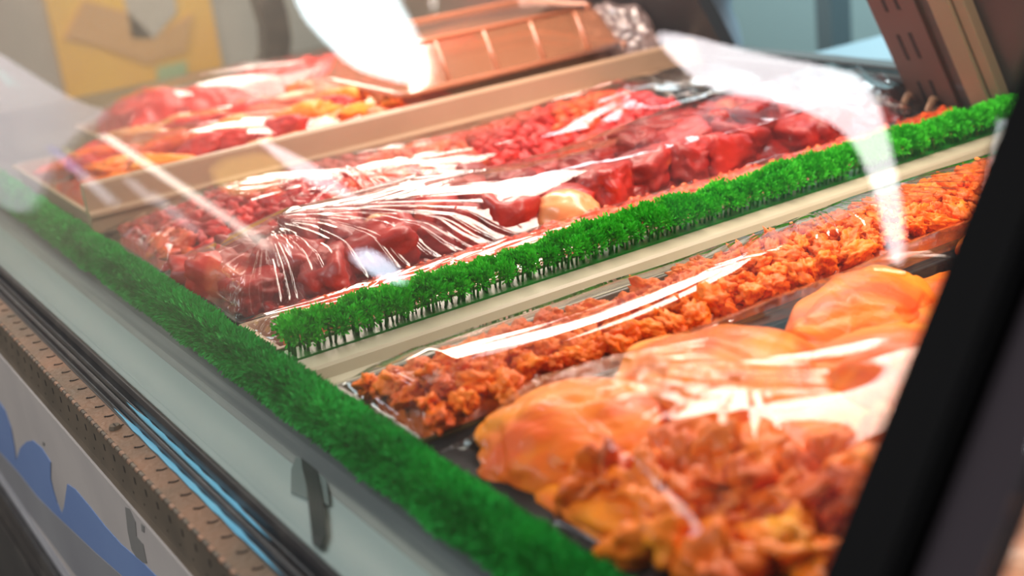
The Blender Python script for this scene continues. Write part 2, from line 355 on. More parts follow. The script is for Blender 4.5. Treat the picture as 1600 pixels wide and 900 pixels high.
m = MB(); back_bar(m, -2.665, -2.59, -0.05, 1.2, -0.03, 0.02); back_bar(m, -2.585, -2.545, -0.05, 1.2, -0.02, 0.02); m.build('cream_upright', mat('shaded cream upright', (0.21, 0.17, 0.105), 0.5), case, bevel=0.004)  # cream upright in shade: the darkening is put into its base colour
# end panel of the case with its dark curved frame
m = MB(); n = 20
def arc(r, k): a = math.pi*0.5*k/n; return (3.2 - 0 - r*(1-math.cos(a))*0 , 0)
pts = [(on_x(p[0], p[1], -7.0)[1], on_x(p[0], p[1], -7.0)[2]) for p in [(385,-60),(395,0),(408,40),(410,80),(400,110),(400,140)]]
pts2 = [(on_x(p[0], p[1], -7.0)[1], on_x(p[0], p[1], -7.0)[2]) for p in [(430,145),(446,100),(450,60),(444,20),(432,-20),(425,-60)]]
m.extrude([(a, b) for a, b in pts+pts2], -7.05, -6.95, 'x'); m.build('end_frame', MT['rail'], case)

# ------------------------------------------------------------------ surroundings
def structure(m, name, mt): o = m.build(name, mt); o['kind'] = 'structure'; return o
m = MB(); m.box(-14, 8, -9, 14, -2.5, -2.40); structure(m, 'floor', mat('shop floor', (0.12, 0.11, 0.10), 0.5, var=(0.16, 0.15, 0.14), scale=4))
m = MB(); m.box(-12, 6, 6.5, 6.7, -2.40, 5); structure(m, 'wall_back', MT['teal'])
m = MB(); m.box(-9.6, -9.4, -9, 4.2, -2.40, 5); structure(m, 'wall_left', MT['wall'])
p0 = on_y(1297, 30, 5.4)
kp = MB(); kp.box(p0[0]-.06, p0[0]+.06, 5.35, 5.5, -2.40, 4); tag(kp.build('kitchen_post', MT['teal_post']), 'grey post standing behind the rear window of the case', 'post')
# pale bench behind window
q0 = on_y(1315, 62, 4.2)
kb = MB(); kb.extrude([(q0[0]-.2, q0[2]-0.10), (q0[0]+2.2, q0[2]-0.10), (q0[0]+2.2, q0[2]+.06), (q0[0]+.1, q0[2]+.0)], 3.9, 4.7, 'y'); kb.box(q0[0]-.1, q0[0]+2.1, 4.0, 4.6, -2.40, q0[2]-.10)
tag(kb.build('work_bench', mat('pale blue bench', (0.42, 0.58, 0.66), 0.4)), 'pale blue bench top seen low through the rear window', 'bench')
# squeeze bottle shape behind the window
def lathe(prof, c, n=24):
    mm = MB(); vs = []
    for r, z in prof: vs += [(c[0]+r*math.cos(2*math.pi*j/n), c[1]+r*math.sin(2*math.pi*j/n), c[2]+z) for j in range(n)]
    fs = [(k*n+j, k*n+(j+1) % n, (k+1)*n+(j+1) % n, (k+1)*n+j) for k in range(len(prof)-1) for j in range(n)]
    fs += [tuple(range(n))[::-1], tuple(range((len(prof)-1)*n, len(prof)*n))]; mm.add(vs, fs); return mm
# banner on the left wall
a = on_x(85, -40, -9.38); b = on_x(345, 150, -9.38)
m = MB(); m.box(-9.40, -9.36, a[1]-0.1, b[1]+.05, b[2]-.3, a[2]+0.9)
bn = m.build('banner', MT['yellow']); tag(bn, 'blurred yellow banner on the wall past the left end of the case', 'banner')
for (pp, nm, cc) in (([(190,-20),(270,-20),(275,20),(240,60),(205,60),(200,30)], 'pale_patch', (0.45, 0.36, 0.28)), ([(130,0),(200,20),(240,60),(300,20),(290,80),(230,100),(150,70),(100,60)], 'orange_patch', (0.58, 0.27, 0.08)), ([(245,105),(290,95),(292,125),(245,140)], 'green_patch', (0.33, 0.38, 0.18))):
    q = [on_x(x_, y_, -9.355) for x_, y_ in pp]
    mm = MB(); mm.extrude([(t[1], t[2]) for t in q], -9.362, -9.34, 'x'); mm.build(nm, mat(nm.replace('_', ' '), cc, 0.6), bn)

# ------------------------------------------------------------------ things the glass mirrors: lamps over the aisle and added glowing panels
GN = np.array([0, -1.0, GK]); GN = GN/np.linalg.norm(GN); GP = np.array([0, GY0, 0])
def mirrored(px, py, t):
    p = ray(px, py)*t + np.array([0, 0, 1.0]); return p - 2*np.dot(p-GP, GN)*GN
def glow_shape(name, pts, t, th, mt, label, cat='lamp'):
    a = [mirrored(x, y, t) for x, y in pts]; b = [mirrored(x, y, t+th) for x, y in pts]
    # thickness goes away from the viewer
    n = len(a); mm = MB(); mm.add(a+b, [(i, (i+1) % n, n+(i+1) % n, n+i) for i in range(n)] + [tuple(range(n))[::-1], tuple(range(n, 2*n))])
    o = mm.build(name, mt); tag(o, label, cat); return o
def glow(name, c, s): return mat(name, (0.8, 0.8, 0.8), 0.5, emit=c, es=s)
def smooth_pts(pts, it=2):
    for _ in range(it):
        q = []
        for i in range(len(pts)):
            a, b = pts[i], pts[(i+1) % len(pts)]
            q += [(a[0]*.75+b[0]*.25, a[1]*.75+b[1]*.25), (a[0]*.25+b[0]*.75, a[1]*.25+b[1]*.75)]
        pts = q
    return pts
glow_shape('curved_lamp', smooth_pts([(1012,48),(1070,52),(1180,82),(1300,104),(1345,118),(1372,165),(1392,240),(1408,330),(1410,410),(1388,412),(1372,330),(1352,265),(1325,210),(1270,175),(1180,150),(1110,140),(1060,105)]), 6.0, 0.15, glow('white lamp', (1.0, 0.92, 0.95), 13), 'white bent lamp hanging over the aisle')
glow_shape('round_lamp', smooth_pts([(440,-60),(600,-60),(620,0),(650,50),(662,110),(655,135),(600,122),(545,105),(500,60),(465,20)]), 6.5, 0.15, glow('cool lamp', (0.80, 0.95, 1.0), 8), 'cool white round lamp hanging over the aisle')
glow_shape('tube_lamp', [(152,212),(165,208),(420,378),(415,392)], 6.0, 0.1, glow('warm tube', (1.0, 0.92, 0.80), 3.6), 'thin warm lamp tube over the aisle')
glow_shape('short_lamp', smooth_pts([(392,212),(420,222),(500,262),(562,312),(540,312),(470,282)], 1), 6.0, 0.1, glow('pink tube', (1.0, 0.9, 0.95), 4.5), 'short pinkish lamp tube over the aisle')
glow_shape('spot_lamp', smooth_pts([(538,398),(570,385),(600,402),(632,432),(622,445),(580,430)], 1), 6.0, 0.1, glow('blue white spot', (0.75, 0.85, 1.0), 9), 'small blue white spot lamp over the aisle')

glow_shape('glow_panel', smooth_pts([(322,252),(425,232),(446,285),(385,306),(338,298)], 1), 6.0, 0.1, glow('yellow glow panel', (1.0, 0.62, 0.05), 1.3), 'yellow glowing panel added for its reflection in the glass', 'glow panel')  # added glowing panel, gives the yellow patch mirrored in the glass
glow_shape('glow_panel', smooth_pts([(-40,60),(40,110),(120,160),(175,172),(120,205),(75,255),(45,345),(-40,300)], 2), 6.0, 0.1, glow('grey glow panel', (0.85, 0.80, 0.92), 0.75), 'pale grey glowing panel added for its reflection in the glass', 'glow panel')  # added glowing panel for the pale haze at the glass's left end
for i_, (x_, y_, w_, c_) in enumerate([(95,250,26,(.5,.5,1.0)),(125,275,22,(.9,.9,1.0)),(150,300,30,(.85,.9,1.0)),(215,300,26,(.9,.95,1.0)),(255,325,28,(.85,.9,.95)),(285,350,26,(.9,.9,.9)),(0,120,22,(.7,.95,1.0)),(105,238,9,(1.0,.9,.1))]):  # added glowing patches, there only for the stripes the glass mirrors
    glow_shape('glow_patch', [(x_-w_,y_-w_*.75),(x_-w_*.5,y_-w_*.95),(x_+w_,y_+w_*.4),(x_+w_*.6,y_+w_*.75)], 5.6+.02*i_, 0.05, glow('glow patch', c_, 1.0), ['blue','white','pale blue','small white','grey white','grey','cyan','yellow'][i_]+' glowing patch added for its reflection in the glass', 'glow patch')

# ------------------------------------------------------------------ GREEN GARNISH
def leaf_quad(mm, p, d, w, l, up):
    d = d.normalized(); s = d.cross(up); 
    if s.length < 1e-3: s = Vector((1, 0, 0))
    s = s.normalized()*w; mid = p + d*l*0.55; tip = p + d*l - up*l*0.12
    mm.add([p - s*.35, p + s*.35, mid + s, tip, mid - s], [(0, 1, 2, 3, 4)])
def make_sprig(seed, n=1000):
    rr = random.Random(seed); mm = MB(); st = MB()
    for sx in (-0.012, 0.0, 0.018):
        top = Vector((sx*2.2+rr.uniform(-.004, .004), rr.uniform(-.006, .006), 0.055))
        st.tube([(sx, 0, -0.004), tuple(Vector((sx, 0, 0))*.5 + top*.5 + Vector((0, 0, .004))), tuple(top)], 0.0032, 5)
    lobes = [(Vector((-.040+.080*k/8, rr.uniform(-.010, .010), rr.uniform(.050, .068)-.016*abs(k-4)/4)), rr.uniform(.016, .022)) for k in range(9)]
    for i in range(n):
        c, r = lobes[i % 9]
        d = Vector((rr.gauss(0, 1), rr.gauss(0, .7), rr.gauss(0.35, .8))).normalized()
        p = c + d*r*rr.uniform(.3, 1)
        d2 = (d + Vector((rr.uniform(-.3, .3), rr.uniform(-.3, .3), .55))).normalized()
        leaf_quad(mm, p, d2, rr.uniform(.0018, .0030), rr.uniform(.007, .013), Vector((rr.uniform(-1, 1), rr.uniform(-1, 1), rr.uniform(-.2, 1))).normalized())
    z = (0, 0, 0)
    a = mm.mesh('leaf_sprig', MT['green'], False, (0, 0, 0)); b = st.mesh('stem', MT['stem'], True, (0, 0, 0)); return a, b
HX = -2.525
hedge = empty('parsley_divider', (HX, 2.1, 0.0), 'strip of green plastic parsley running front to back beside the cream divider', 'garnish')
m = MB(); m.box(HX-.030, HX+.034, 0.90, 3.30, -0.100, 0.0); m.build('base_strip', MT['stem'], hedge)
vari = [make_sprig(100+i) for i in range(9)]
y = 0.92; k = 0
while y < 3.28:
    a, b = vari[RND.randrange(9)]
    o = bpy.data.objects.new('leaf_sprig', a); col.objects.link(o); o.parent = hedge
    o.location = Vector((RND.uniform(-.004, .004), y-2.1, 0))*S
    o.rotation_euler = (0, 0, RND.choice((0, math.pi)) + RND.uniform(-.35, .35)); sc_ = RND.uniform(.92, 1.12); o.scale = (sc_, sc_, sc_)
    c = bpy.data.objects.new('stem', b); col.objects.link(c); c.parent = o
    y += 0.0300; k += 1
# front garland: a round bushy roll
def garland(xa, xb, yc, zc, r, n, seed):
    rr = random.Random(seed); mm = MB()
    for i in range(n):
        x = rr.uniform(xa, xb); a = rr.uniform(0, 2*math.pi)
        lump = 0.86 + 0.22*mnoise.noise(Vector((x*9, math.cos(a)*1.6, math.sin(a)*1.6)))
        rad = r*lump*rr.uniform(.86, 1.0)
        d = Vector((rr.gauss(0, .45), math.cos(a), math.sin(a)+.1)).normalized()
        p = Vector((x, yc+math.cos(a)*rad, zc+math.sin(a)*rad*0.95))
        leaf_quad(mm, p - d*.008, d, rr.uniform(.0022, .004), rr.uniform(.014, .024), Vector((rr.uniform(-1, 1), rr.uniform(-1, 1), rr.uniform(-1, 1))).normalized())
    return mm
gar = empty('parsley_garland', (-3.0, 0.843, -0.05), 'bushy green plastic garland running along the front edge below the glass', 'garland')
g1 = garland(-3.9, -1.0, 0.837, 0.0, 0.052, 60000, 5).build('foliage', MT['green2'], gar)
m2 = garland(-7.1, -3.9, 0.837, 0.0, 0.052, 26000, 6); m2.build('foliage', MT['green2'], gar)
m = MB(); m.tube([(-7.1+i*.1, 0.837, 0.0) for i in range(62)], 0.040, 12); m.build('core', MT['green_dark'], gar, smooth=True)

tl = empty('dark_reflection', on_z(470, 700, -0.090), 'dark narrow reflected shape with a pale loop modelled on the ledge below the parsley garland', 'reflected shape')  # reflection in the glass, modelled as dark flat pieces on the ledge
flat_shape('reflection_dark', [(458,655),(470,648),(476,668),(484,700),(492,742),(494,780),(486,800),(474,790),(470,750),(466,710),(460,685)], -0.0935, .006, mat('dark green grey reflection', (0.035, 0.042, 0.04), 0.4), tl)
flat_shape('reflection_grey', [(430,700),(452,690),(462,700),(468,750),(470,790),(440,782),(412,770),(414,735)], -0.0938, .003, mat('grey green reflection', (0.20, 0.23, 0.215), 0.4), tl)
m = MB(); m.tube([on_z(a, b, -0.085) for a, b in [(456,643),(463,646),(470,656),(472,668),(468,680),(463,684)]], .0022, 6); m.build('reflection_loop', mat('pale loop reflection', (0.5, 0.45, 0.36), 0.7), tl)
# ------------------------------------------------------------------ DIVIDERS
m = MB(); m.extrude([(-2.482, -0.10), (-2.482, -0.004), (-2.478, 0.0), (-2.418, 0.0), (-2.412, -0.006), (-2.405, -0.028), (-2.355, -0.030), (-2.348, -0.022), (-2.315, -0.022), (-2.308, -0.03), (-2.308, -0.10)], 0.90, 3.26, 'y')
cd = m.build('cream_divider', MT['cream'], origin=(-2.4, 0.95, -0.10)); tag(cd, 'cream stepped plastic divider running front to back along the parsley strip', 'divider')
m = MB(); m.extrude([(-3.985, -0.10), (-3.985, 0.135), (-3.98, 0.142), (-3.955, 0.142), (-3.95, 0.135), (-3.95, 0.062), (-3.93, 0.055), (-3.93, 0.045), (-3.945, 0.03), (-3.945, -0.10)], 0.90, 3.24, 'y')
td = m.build('tan_divider', MT['tan'], origin=(-3.96, 0.95, -0.10)); tag(td, 'tall tan divider board between the diced red meat and the far left trays', 'divider')

# ------------------------------------------------------------------ TRAYS
def tray(name, x0, x1, y0, y1, mt, label, zt=0.0, zb=-0.10, t=0.010, lip=0.012, flare=0.03):
    mm = MB()
    def ring(dx, z): return [(x0+dx, y0+dx, z), (x1-dx, y0+dx, z), (x1-dx, y1-dx, z), (x0+dx, y1-dx, z)]
    rings = [ring(flare, zb), ring(lip, zt-.012), ring(0, zt-.012), ring(0, zt), ring(lip+t*.3, zt), ring(flare+t, zb+t)]
    vs = sum(rings, []); fs = [(3, 2, 1, 0)]
    for k in range(5): fs += [(4*k+j, 4*k+(j+1) % 4, 4*k+4+(j+1) % 4, 4*k+4+j) for j in range(4)]
    fs += [(20, 21, 22, 23)]
    mm.add(vs, fs); o = mm.build(name, mt, origin=((x0+x1)/2, (y0+y1)/2, zb), bevel=0.003); tag(o, label, 'tray'); return o

def chunk(seed, sx, sy, sz, rough=0.35, freq=1.6, sub=3, boxy=0.0, mt=None, name='piece', fine=0.0):
    import bmesh
    bm = bmesh.new(); bmesh.ops.create_icosphere(bm, subdivisions=sub, radius=1)
    off = Vector((seed*3.17, seed*1.3, seed*.7))
    for v in bm.verts:
        d = v.co.normalized()
        if boxy:
            mxx = max(abs(d.x), abs(d.y), abs(d.z)); d = d.lerp(d/mxx*0.85, boxy)
        r = 1 + rough*mnoise.noise(d*freq + off) + rough*.45*mnoise.noise(d*freq*2.3 + off)
        if fine: r += fine*mnoise.noise(d*freq*4.5 + off) + fine*.6*mnoise.noise(d*freq*9 - off)
        # a crease or two
        r -= rough*0.5*max(0, 1-abs(mnoise.noise(d*freq*1.3 + off*2))*7)
        v.co = Vector((d.x*sx*r, d.y*sy*r, d.z*sz*r))*S
    me = bpy.data.meshes.new(name); bm.to_mesh(me); bm.free(); me.materials.append(mt)
    me.polygons.foreach_set('use_smooth', [True]*len(me.polygons)); return me
def put(name, me, p, rot, s, label, cat, group):
    o = bpy.data.objects.new(name, me); col.objects.link(o); o.location = W(p); o.rotation_euler = rot; o.scale = (s, s, s)
    tag(o, label, cat, group); return o

def film(name, x0, x1, y0, y1, hfun, wr, nx, ny, label, mt=None, edge=0.05, rim=0.004, droop=0.02):
    """a clear sheet lying over the heap hfun and pulled down to the rims; wr(x, y) are its creases"""
    X, Y = np.meshgrid(np.linspace(x0, x1, nx), np.linspace(y0, y1, ny))
    e = np.minimum(np.minimum((X-x0), (x1-X)), np.minimum((Y-y0), (y1-Y)))
    k = np.clip(e/edge, 0, 1); k = k*k*(3-2*k)
    Z = rim + (np.maximum(hfun(X, Y), rim)-rim+0.006)*k + wr(X, Y)*np.clip(e/0.02, 0, 1)
    o0 = ((x0+x1)/2, (y0+y1)/2, rim)
    vs = np.stack([(X-o0[0])*S, (Y-o0[1])*S, (Z-o0[2])*S], -1).reshape(-1, 3)
    me = bpy.data.meshes.new(name); 
    idx = np.arange(nx*ny).reshape(ny, nx); q = np.stack([idx[:-1, :-1], idx[:-1, 1:], idx[1:, 1:], idx[1:, :-1]], -1).reshape(-1, 4)
    me.vertices.add(len(vs)); me.vertices.foreach_set('co', vs.ravel())
    me.loops.add(q.size); me.loops.foreach_set('vertex_index', q.ravel().astype(np.int32))
    me.polygons.add(len(q)); me.polygons.foreach_set('loop_start', np.arange(0, q.size, 4, dtype=np.int32))
    me.update(calc_edges=True); me.polygons.foreach_set('use_smooth', [True]*len(q)); me.materials.append(mt or MT['film'])
    o = bpy.data.objects.new(name, me); col.objects.link(o); o.location = W(o0); tag(o, label, 'cling film'); return o

def ridge(v): return 1-2*np.abs(v-.5)
def streaks(X, Y, ang, fa, fl, seed, sharp=3):
    """creases running along direction ang (radians from +x)"""
    c, s = math.cos(ang), math.sin(ang); u = X*c+Y*s; v = -X*s+Y*c
    v = v + 0.02*vnoise(u*6, v*6, seed+9)
    return ridge(vnoise(v*fa, u*fl, seed))**sharp
def bundle(X, Y, a, b, wa, wb, n, seed, amp):
    """a sheaf of long taut creases from point a to point b (deck coordinates)"""
    dx, dy = b[0]-a[0], b[1]-a[1]; L = math.hypot(dx, dy); dx /= L; dy /= L
    u = ((X-a[0])*dx + (Y-a[1])*dy)/L; v = (-(X-a[0])*dy + (Y-a[1])*dx)/(wa+(wb-wa)*np.clip(u, 0, 1))
    w = np.clip((u+.05)/.15, 0, 1)*np.clip((1.05-u)/.25, 0, 1)*np.clip((1-np.abs(v))/.3, 0, 1)
    return amp*w*ridge(vnoise(v*n + .6*vnoise(u*3, v*2, seed+5), u*1.6, seed))**1.5*(wa+(wb-wa)*np.clip(u, 0, 1))/n*8
def px_b(x0, y0, x1, y1, z=.07): return on_z(x0, y0, z)[:2], on_z(x1, y1, z)[:2]
def fan(X, Y, ox, oy, a0, a1, R, k, seed, amp, r0=0.03):
    """creases fanning out of a pinch point between angles a0 and a1"""
    dx, dy = X-ox, Y-oy; r = np.hypot(dx, dy); a = np.arctan2(dy, dx)
    am = (a0+a1)/2; da = np.abs((a-am+np.pi) % (2*np.pi)-np.pi)/(abs(a1-a0)/2)
    wgt = np.clip(1.25-da, 0, .6)/.6*np.clip((R-r)/(.35*R), 0, 1)*np.clip(r/r0, 0, 1)
    return .42*amp*wgt*ridge(vnoise(a*k, r*2.5, seed))**2*np.clip(r/.25, .25, 1)

# ---- tray with small marinated chicken pieces (right of the cream divider)
T1 = (-2.300, -1.938, 0.905, 3.20)
tray('chicken_tray', *T1, MT['olive'], 'dark olive tray of small marinated chicken pieces beside the cream divider')
def h1(X, Y):
    c = (X+2.060)/0.160; e = 1-0.5*np.clip(np.abs(c), 0, 2)**2.2
    n = vnoise(Y*2.2, X*3, 4)
    return np.clip(e, -1, 1)*(0.055+0.03*n)*np.clip((Y-0.90)/.14, 0, 1)**.5*np.clip((3.12-Y)/.3,0,1)**.5
def heap_mesh(name, x0, x1, y0, y1, hf, mt, lower, label, nx=50, ny=160, zb=-0.092, cat='marinade', rough=0.0, rs=40, seed=3):
    X, Y = np.meshgrid(np.linspace(x0, x1, nx), np.linspace(y0, y1, ny)); Z = np.maximum(hf(X, Y)-lower, zb+.004)
    if rough: Z = Z + rough*(vnoise(X*rs, Y*rs, seed)-.5) + rough*.5*(vnoise(X*rs*2.3, Y*rs*2.3, seed+1)-.5)
    mm = MB(); vs = [(float(a), float(b), float(c)) for a, b, c in zip(X.ravel(), Y.ravel(), Z.ravel())]
    fs = [(j*nx+i, j*nx+i+1, (j+1)*nx+i+1, (j+1)*nx+i) for j in range(ny-1) for i in range(nx-1)]
    # skirt down to the tray bottom
    per = [i for i in range(nx)] + [j*nx+nx-1 for j in range(1, ny)] + [(ny-1)*nx+i for i in range(nx-2, -1, -1)] + [j*nx for j in range(ny-2, 0, -1)]
    n0 = len(vs); vs += [(vs[i][0], vs[i][1], zb) for i in per]; L = len(per)
    fs += [(per[i], n0+i, n0+(i+1) % L, per[(i+1) % L]) for i in range(L)] + [tuple(range(n0, n0+L))]
    mm.add(vs, fs); o = mm.build(name, mt, origin=((x0+x1)/2, (y0+y1)/2, zb), smooth=True); tag(o, label, cat, kind='stuff'); return o
heap_mesh('orange_marinade', -2.19, -1.950, 0.945, 3.16, h1, MT['sauce_o'], 0.03, 'orange marinade under the small chicken pieces beside the cream divider', rough=0.02)
cm = [chunk(i, *q, mt=MT['chicken'], rough=.55, freq=1.5, sub=4, fine=.22, name='chicken_piece') for i, q in enumerate([(.034, .024, .020), (.030, .022, .022), (.040, .020, .018), (.028, .026, .020), (.036, .026, .018), (.026, .020, .018), (.044, .022, .020)])]
def scatter(x0, x1, y0, y1, n, dmin, rnd):
    pts = []; t = 0
    while len(pts) < n and t < n*120:
        t += 1; p = (rnd.uniform(x0, x1), rnd.uniform(y0, y1)); dm = dmin*(1-.35*t/(n*120))
        if all((p[0]-q[0])**2+(p[1]-q[1])**2 > dm*dm for q in pts): pts.append(p)
    return pts
r1 = random.Random(3)
for (x, y) in scatter(-2.225, -1.950, 0.95, 3.12, 270, 0.047, r1):
    if y > 1.45 and x < -2.165+.03*math.sin(y*5): continue
    if x < -2.17 and (mnoise.noise(Vector((x*4, y*4, 0))) < 0.0): continue
    z = float(h1(np.array(x), np.array(y)))
    put('chicken_piece', r1.choice(cm), (x, y, z-.012), (r1.uniform(-.5, .5), r1.uniform(-.5, .5), r1.uniform(0, 6.3)), r1.uniform(.85, 1.25),
        'small orange marinated chicken piece in the wrapped tray beside the cream divider', 'chicken piece', 'small chicken pieces beside the cream divider')
def w1(X, Y):
    w = 0.0025*streaks(X, Y, math.radians(88), 38, 1.6, 5, 1.5)*vnoise(X*3, Y*2, 1) + .008*vnoise(X*5, Y*4, 6)
    w += bundle(X, Y, *px_b(1010, 560, 650, 700), .05, .13, 7, 210, .05) + bundle(X, Y, *px_b(1420, 370, 1130, 440), .03, .05, 9, 211, .05)
    w += fan(X, Y, -2.28, 2.15, math.radians(-80), math.radians(60), .6, 14, 12, .010)
    return w
film('cling_film', T1[0]+.005, T1[1]-.002, T1[2], T1[3], lambda X, Y: h1(X, Y)+.012, w1, 260, 700, 'cling film stretched over the small marinated chicken pieces', edge=.06)

# ---- tray with chicken breasts and thighs (foreground)
T2 = (-1.930, -1.165, 0.905, 2.75)
tray('breast_tray', *T2, MT['black'], 'black tray of large orange chicken pieces in the foreground', lip=0.050, flare=.05)
def h2(X, Y):
    return np.clip(1-np.clip(np.abs((X+1.53)/0.37), 0, 2)**3, -1, 1)*(0.085)*np.clip((Y-0.90)/.15, 0, 1)**.5
heap_mesh('orange_marinade', -1.86, -1.21, 0.935, 2.68, h2, MT['breast'], 0.045, 'orange marinade under the large chicken pieces in the foreground', nx=60, ny=120, rough=0.02, rs=14)
bre = [((-1.72, 1.08), (.17, .15, .065), 1.2), ((-1.69, 1.40), (.19, .20, .085), 2.3), ((-1.45, 1.62), (.22, .17, .085), .5), ((-1.74, 1.78), (.13, .19, .065), .3),
       ((-1.50, 1.98), (.20, .16, .075), 1.2), ((-1.66, 2.25), (.20, .15, .07), .3), ((-1.45, 2.48), (.2, .14, .07), 2.6), ((-1.42, 1.05), (.20, .11, .035), .2)]
blab = ['orange chicken breast nearest the garland in the foreground tray', 'largest orange chicken breast in the middle of the foreground tray', 'orange chicken breast against the black rim of the foreground tray',
        'orange chicken breast behind the thigh pieces in the foreground tray', 'orange chicken breast behind the gap at the black rim', 'orange chicken breast at the black post in the foreground tray', 'rearmost orange chicken breast in the foreground tray', 'orange chicken breast under the thigh pieces at the near corner of the foreground tray']
for i, ((x, y), (a, b, c), rz) in enumerate(bre):
    me = chunk(40+i, a, b, c, rough=.16, freq=1.1, sub=5, mt=MT['breast'], name='chicken_breast')
    put('chicken_breast', me, (x, y, 0.020), (RND.uniform(-.1, .1), RND.uniform(-.1, .1), rz), 1, blab[i], 'chicken breast', None)
tm = [chunk(60+i, *q, mt=MT['thigh'], rough=.75, freq=1.3, fine=.06, sub=4, name='thigh_piece') for i, q in enumerate([(.075, .040, .036), (.060, .048, .040), (.085, .036, .034), (.055, .045, .042), (.070, .050, .034), (.05, .04, .038)])]
r2 = random.Random(8)
for (x, y) in scatter(-1.60, -1.215, 0.98, 1.50, 34, 0.078, r2):
    if (y-0.98) > 1.4*(x+1.52)+.12: continue
    z = 0.012+.035*r2.random() 
    put('thigh_piece', r2.choice(tm), (x, y, z), (r2.uniform(-.6, .6), r2.uniform(-.6, .6), r2.uniform(0, 6.3)), r2.uniform(1.15, 1.5),
        'curled orange thigh meat piece heaped at the near corner of the foreground tray', 'thigh piece', 'thigh pieces in the foreground tray')
def h2f(X, Y):
    n = vnoise(X*3, Y*3, 22)
    e = np.clip(1-np.clip(np.abs((X+1.535)/0.37), 0, 2)**3, 0, 1)
    return (0.108+0.03*n)*e*np.clip((Y-0.90)/.15, 0, 1)**.5 + 0.01
def w2(X, Y):
    w = 0.002*streaks(X, Y, math.radians(70), 14, 1.4, 35, 1.5)*vnoise(X*3, Y*3, 31)
    w += bundle(X, Y, *px_b(1000, 600, 740, 700), .05, .05, 4, 220, .03) + bundle(X, Y, *px_b(960, 650, 1290, 650), .04, .06, 4, 221, .03) + bundle(X, Y, *px_b(780, 740, 850, 840), .06, .08, 7, 223, .06)
    w += fan(X, Y, -1.89, 1.75, math.radians(-50), math.radians(50), .35, 16, 38, .010)
    w += fan(X, Y, -1.88, .97, math.radians(20), math.radians(110), .5, 12, 42, .010)
    w += fan(X, Y, -1.52, 1.3, math.radians(-140), math.radians(-40), .35, 12, 45, .010)
    w += 0.013*vnoise(X*7+3, Y*5, 50)
    return w
film('cling_film', T2[0]+.052, T2[1]-.005, T2[2], T2[3], h2f, w2, 380, 640, 'cling film stretched over the large orange chicken pieces in the foreground', edge=.10, mt=MT['film_soft'])

# ---- tray nearest the camera
T3 = (-1.15, -0.35, 0.905, 2.4)
tray('red_meat_tray', *T3, MT['black'], 'tray of orange red meat at the bottom edge beside the black post')
def h3(X, Y): return np.clip(1-np.clip(np.abs((X+.72)/0.36), 0, 2)**3, -1, 1)*0.06 + 0*Y
r3 = random.Random(4); pm = chunk(77, .10, .06, .035, mt=MT['pale'], rough=.4, name='meat_slice')
for (x, y) in scatter(-1.09, -0.42, 0.97, 2.0, 66, 0.085, r3):
    put('meat_slice', pm if (x > -1.10 and y > 1.15) else r3.choice(tm), (x, y, .0), (r3.uniform(-.4, .4), r3.uniform(-.4, .4), r3.uniform(0, 6.3)), 1.1, 'orange or pale peach meat piece in the tray nearest the camera', 'meat piece', 'meat pieces in the nearest tray')
heap_mesh('red_juice', -1.03, -.41, 1.0, 2.33, h3, MT['sauce_o'], 0.06, 'orange juice under the meat in the tray nearest the camera', nx=30, ny=50, rough=.02)
film('cling_film', T3[0], T3[1], T3[2], T3[3], h3, lambda X, Y: 0.008*streaks(X, Y, 1.5, 12, 2, 77), 120, 240, 'cling film over the tray nearest the camera', edge=.08)

# ---- narrow tray of mince against the hedge
TA = (-2.800, -2.575, 0.905, 3.20)
tray('mince_tray', *TA, MT['tan'], 'narrow tan tray of red mince squeezed against the parsley strip', flare=.02)
def hA(X, Y): return np.clip(1-np.clip(np.abs((X+2.69)/0.10), 0, 2)**3, -1, 1)*(0.020+0.012*vnoise(Y*4, X*4, 2))
heap_mesh('red_mince', -2.765, -2.61, 0.99, 3.17, hA, MT['mince_o'], 0.0, 'red mince filling the narrow tray against the parsley strip', nx=40, ny=480, cat='mince', rough=0.022, rs=55)
def wA(X, Y):
    return 0.0025*streaks(X, Y, math.radians(84), 45, 1.0, 61, 1.5) + fan(X, Y, -2.60, 1.0, math.radians(70), math.radians(140), 1.0, 20, 62, .008)
film('cling_film', TA[0], TA[1], TA[2], TA[3], hA, wA, 160, 620, 'cling film with long creases over the narrow mince tray', edge=.04, rim=.006)

# ---- tray B: large beef chunks
TB = (-3.330, -2.815, 0.905, 3.20)
tray('beef_tray', *TB, MT['black'], 'black tray of large red beef chunks left of the narrow mince tray')
def hB(X, Y):
    c = np.clip(np.abs((X+3.06)/0.25), 0, 2); n = vnoise(Y*2.0, X*2.5, 14)
    return (1-c**3).clip(-1, 1)*(0.045+0.05*n)*np.clip((Y-0.93)/.3, 0, 1)**.5
heap_mesh('red_juice', -3.27, -2.87, 1.01, 3.14, hB, MT['sauce_r'], 0.045, 'dark red juice under the large beef chunks', nx=50, ny=140, rough=.03, rs=16, cat='juice')
bmesh_ = [chunk(80+i, *q, mt=MT['beef'], rough=.24, freq=1.2, sub=4, boxy=.62, fine=.05, name='beef_chunk') for i, q in enumerate([(.085, .065, .055), (.075, .07, .05), (.095, .06, .05), (.07, .06, .06), (.11, .055, .05), (.06, .055, .055)])]
r4 = random.Random(21)
for (x, y) in scatter(-3.24, -2.90, 1.00, 2.93, 52, 0.112, r4):
    z = float(hB(np.array(x), np.array(y))); 
    if math.hypot(x+2.99, y-1.93) < .10: continue
    put('beef_chunk', r4.choice(bmesh_), (x, y, z-.035), (r4.uniform(-.3, .3), r4.uniform(-.3, .3), r4.uniform(0, 6.3)), r4.uniform(1.1, 1.4),
        'large red beef chunk in the black tray left of the narrow mince tray', 'beef chunk', 'large beef chunks')
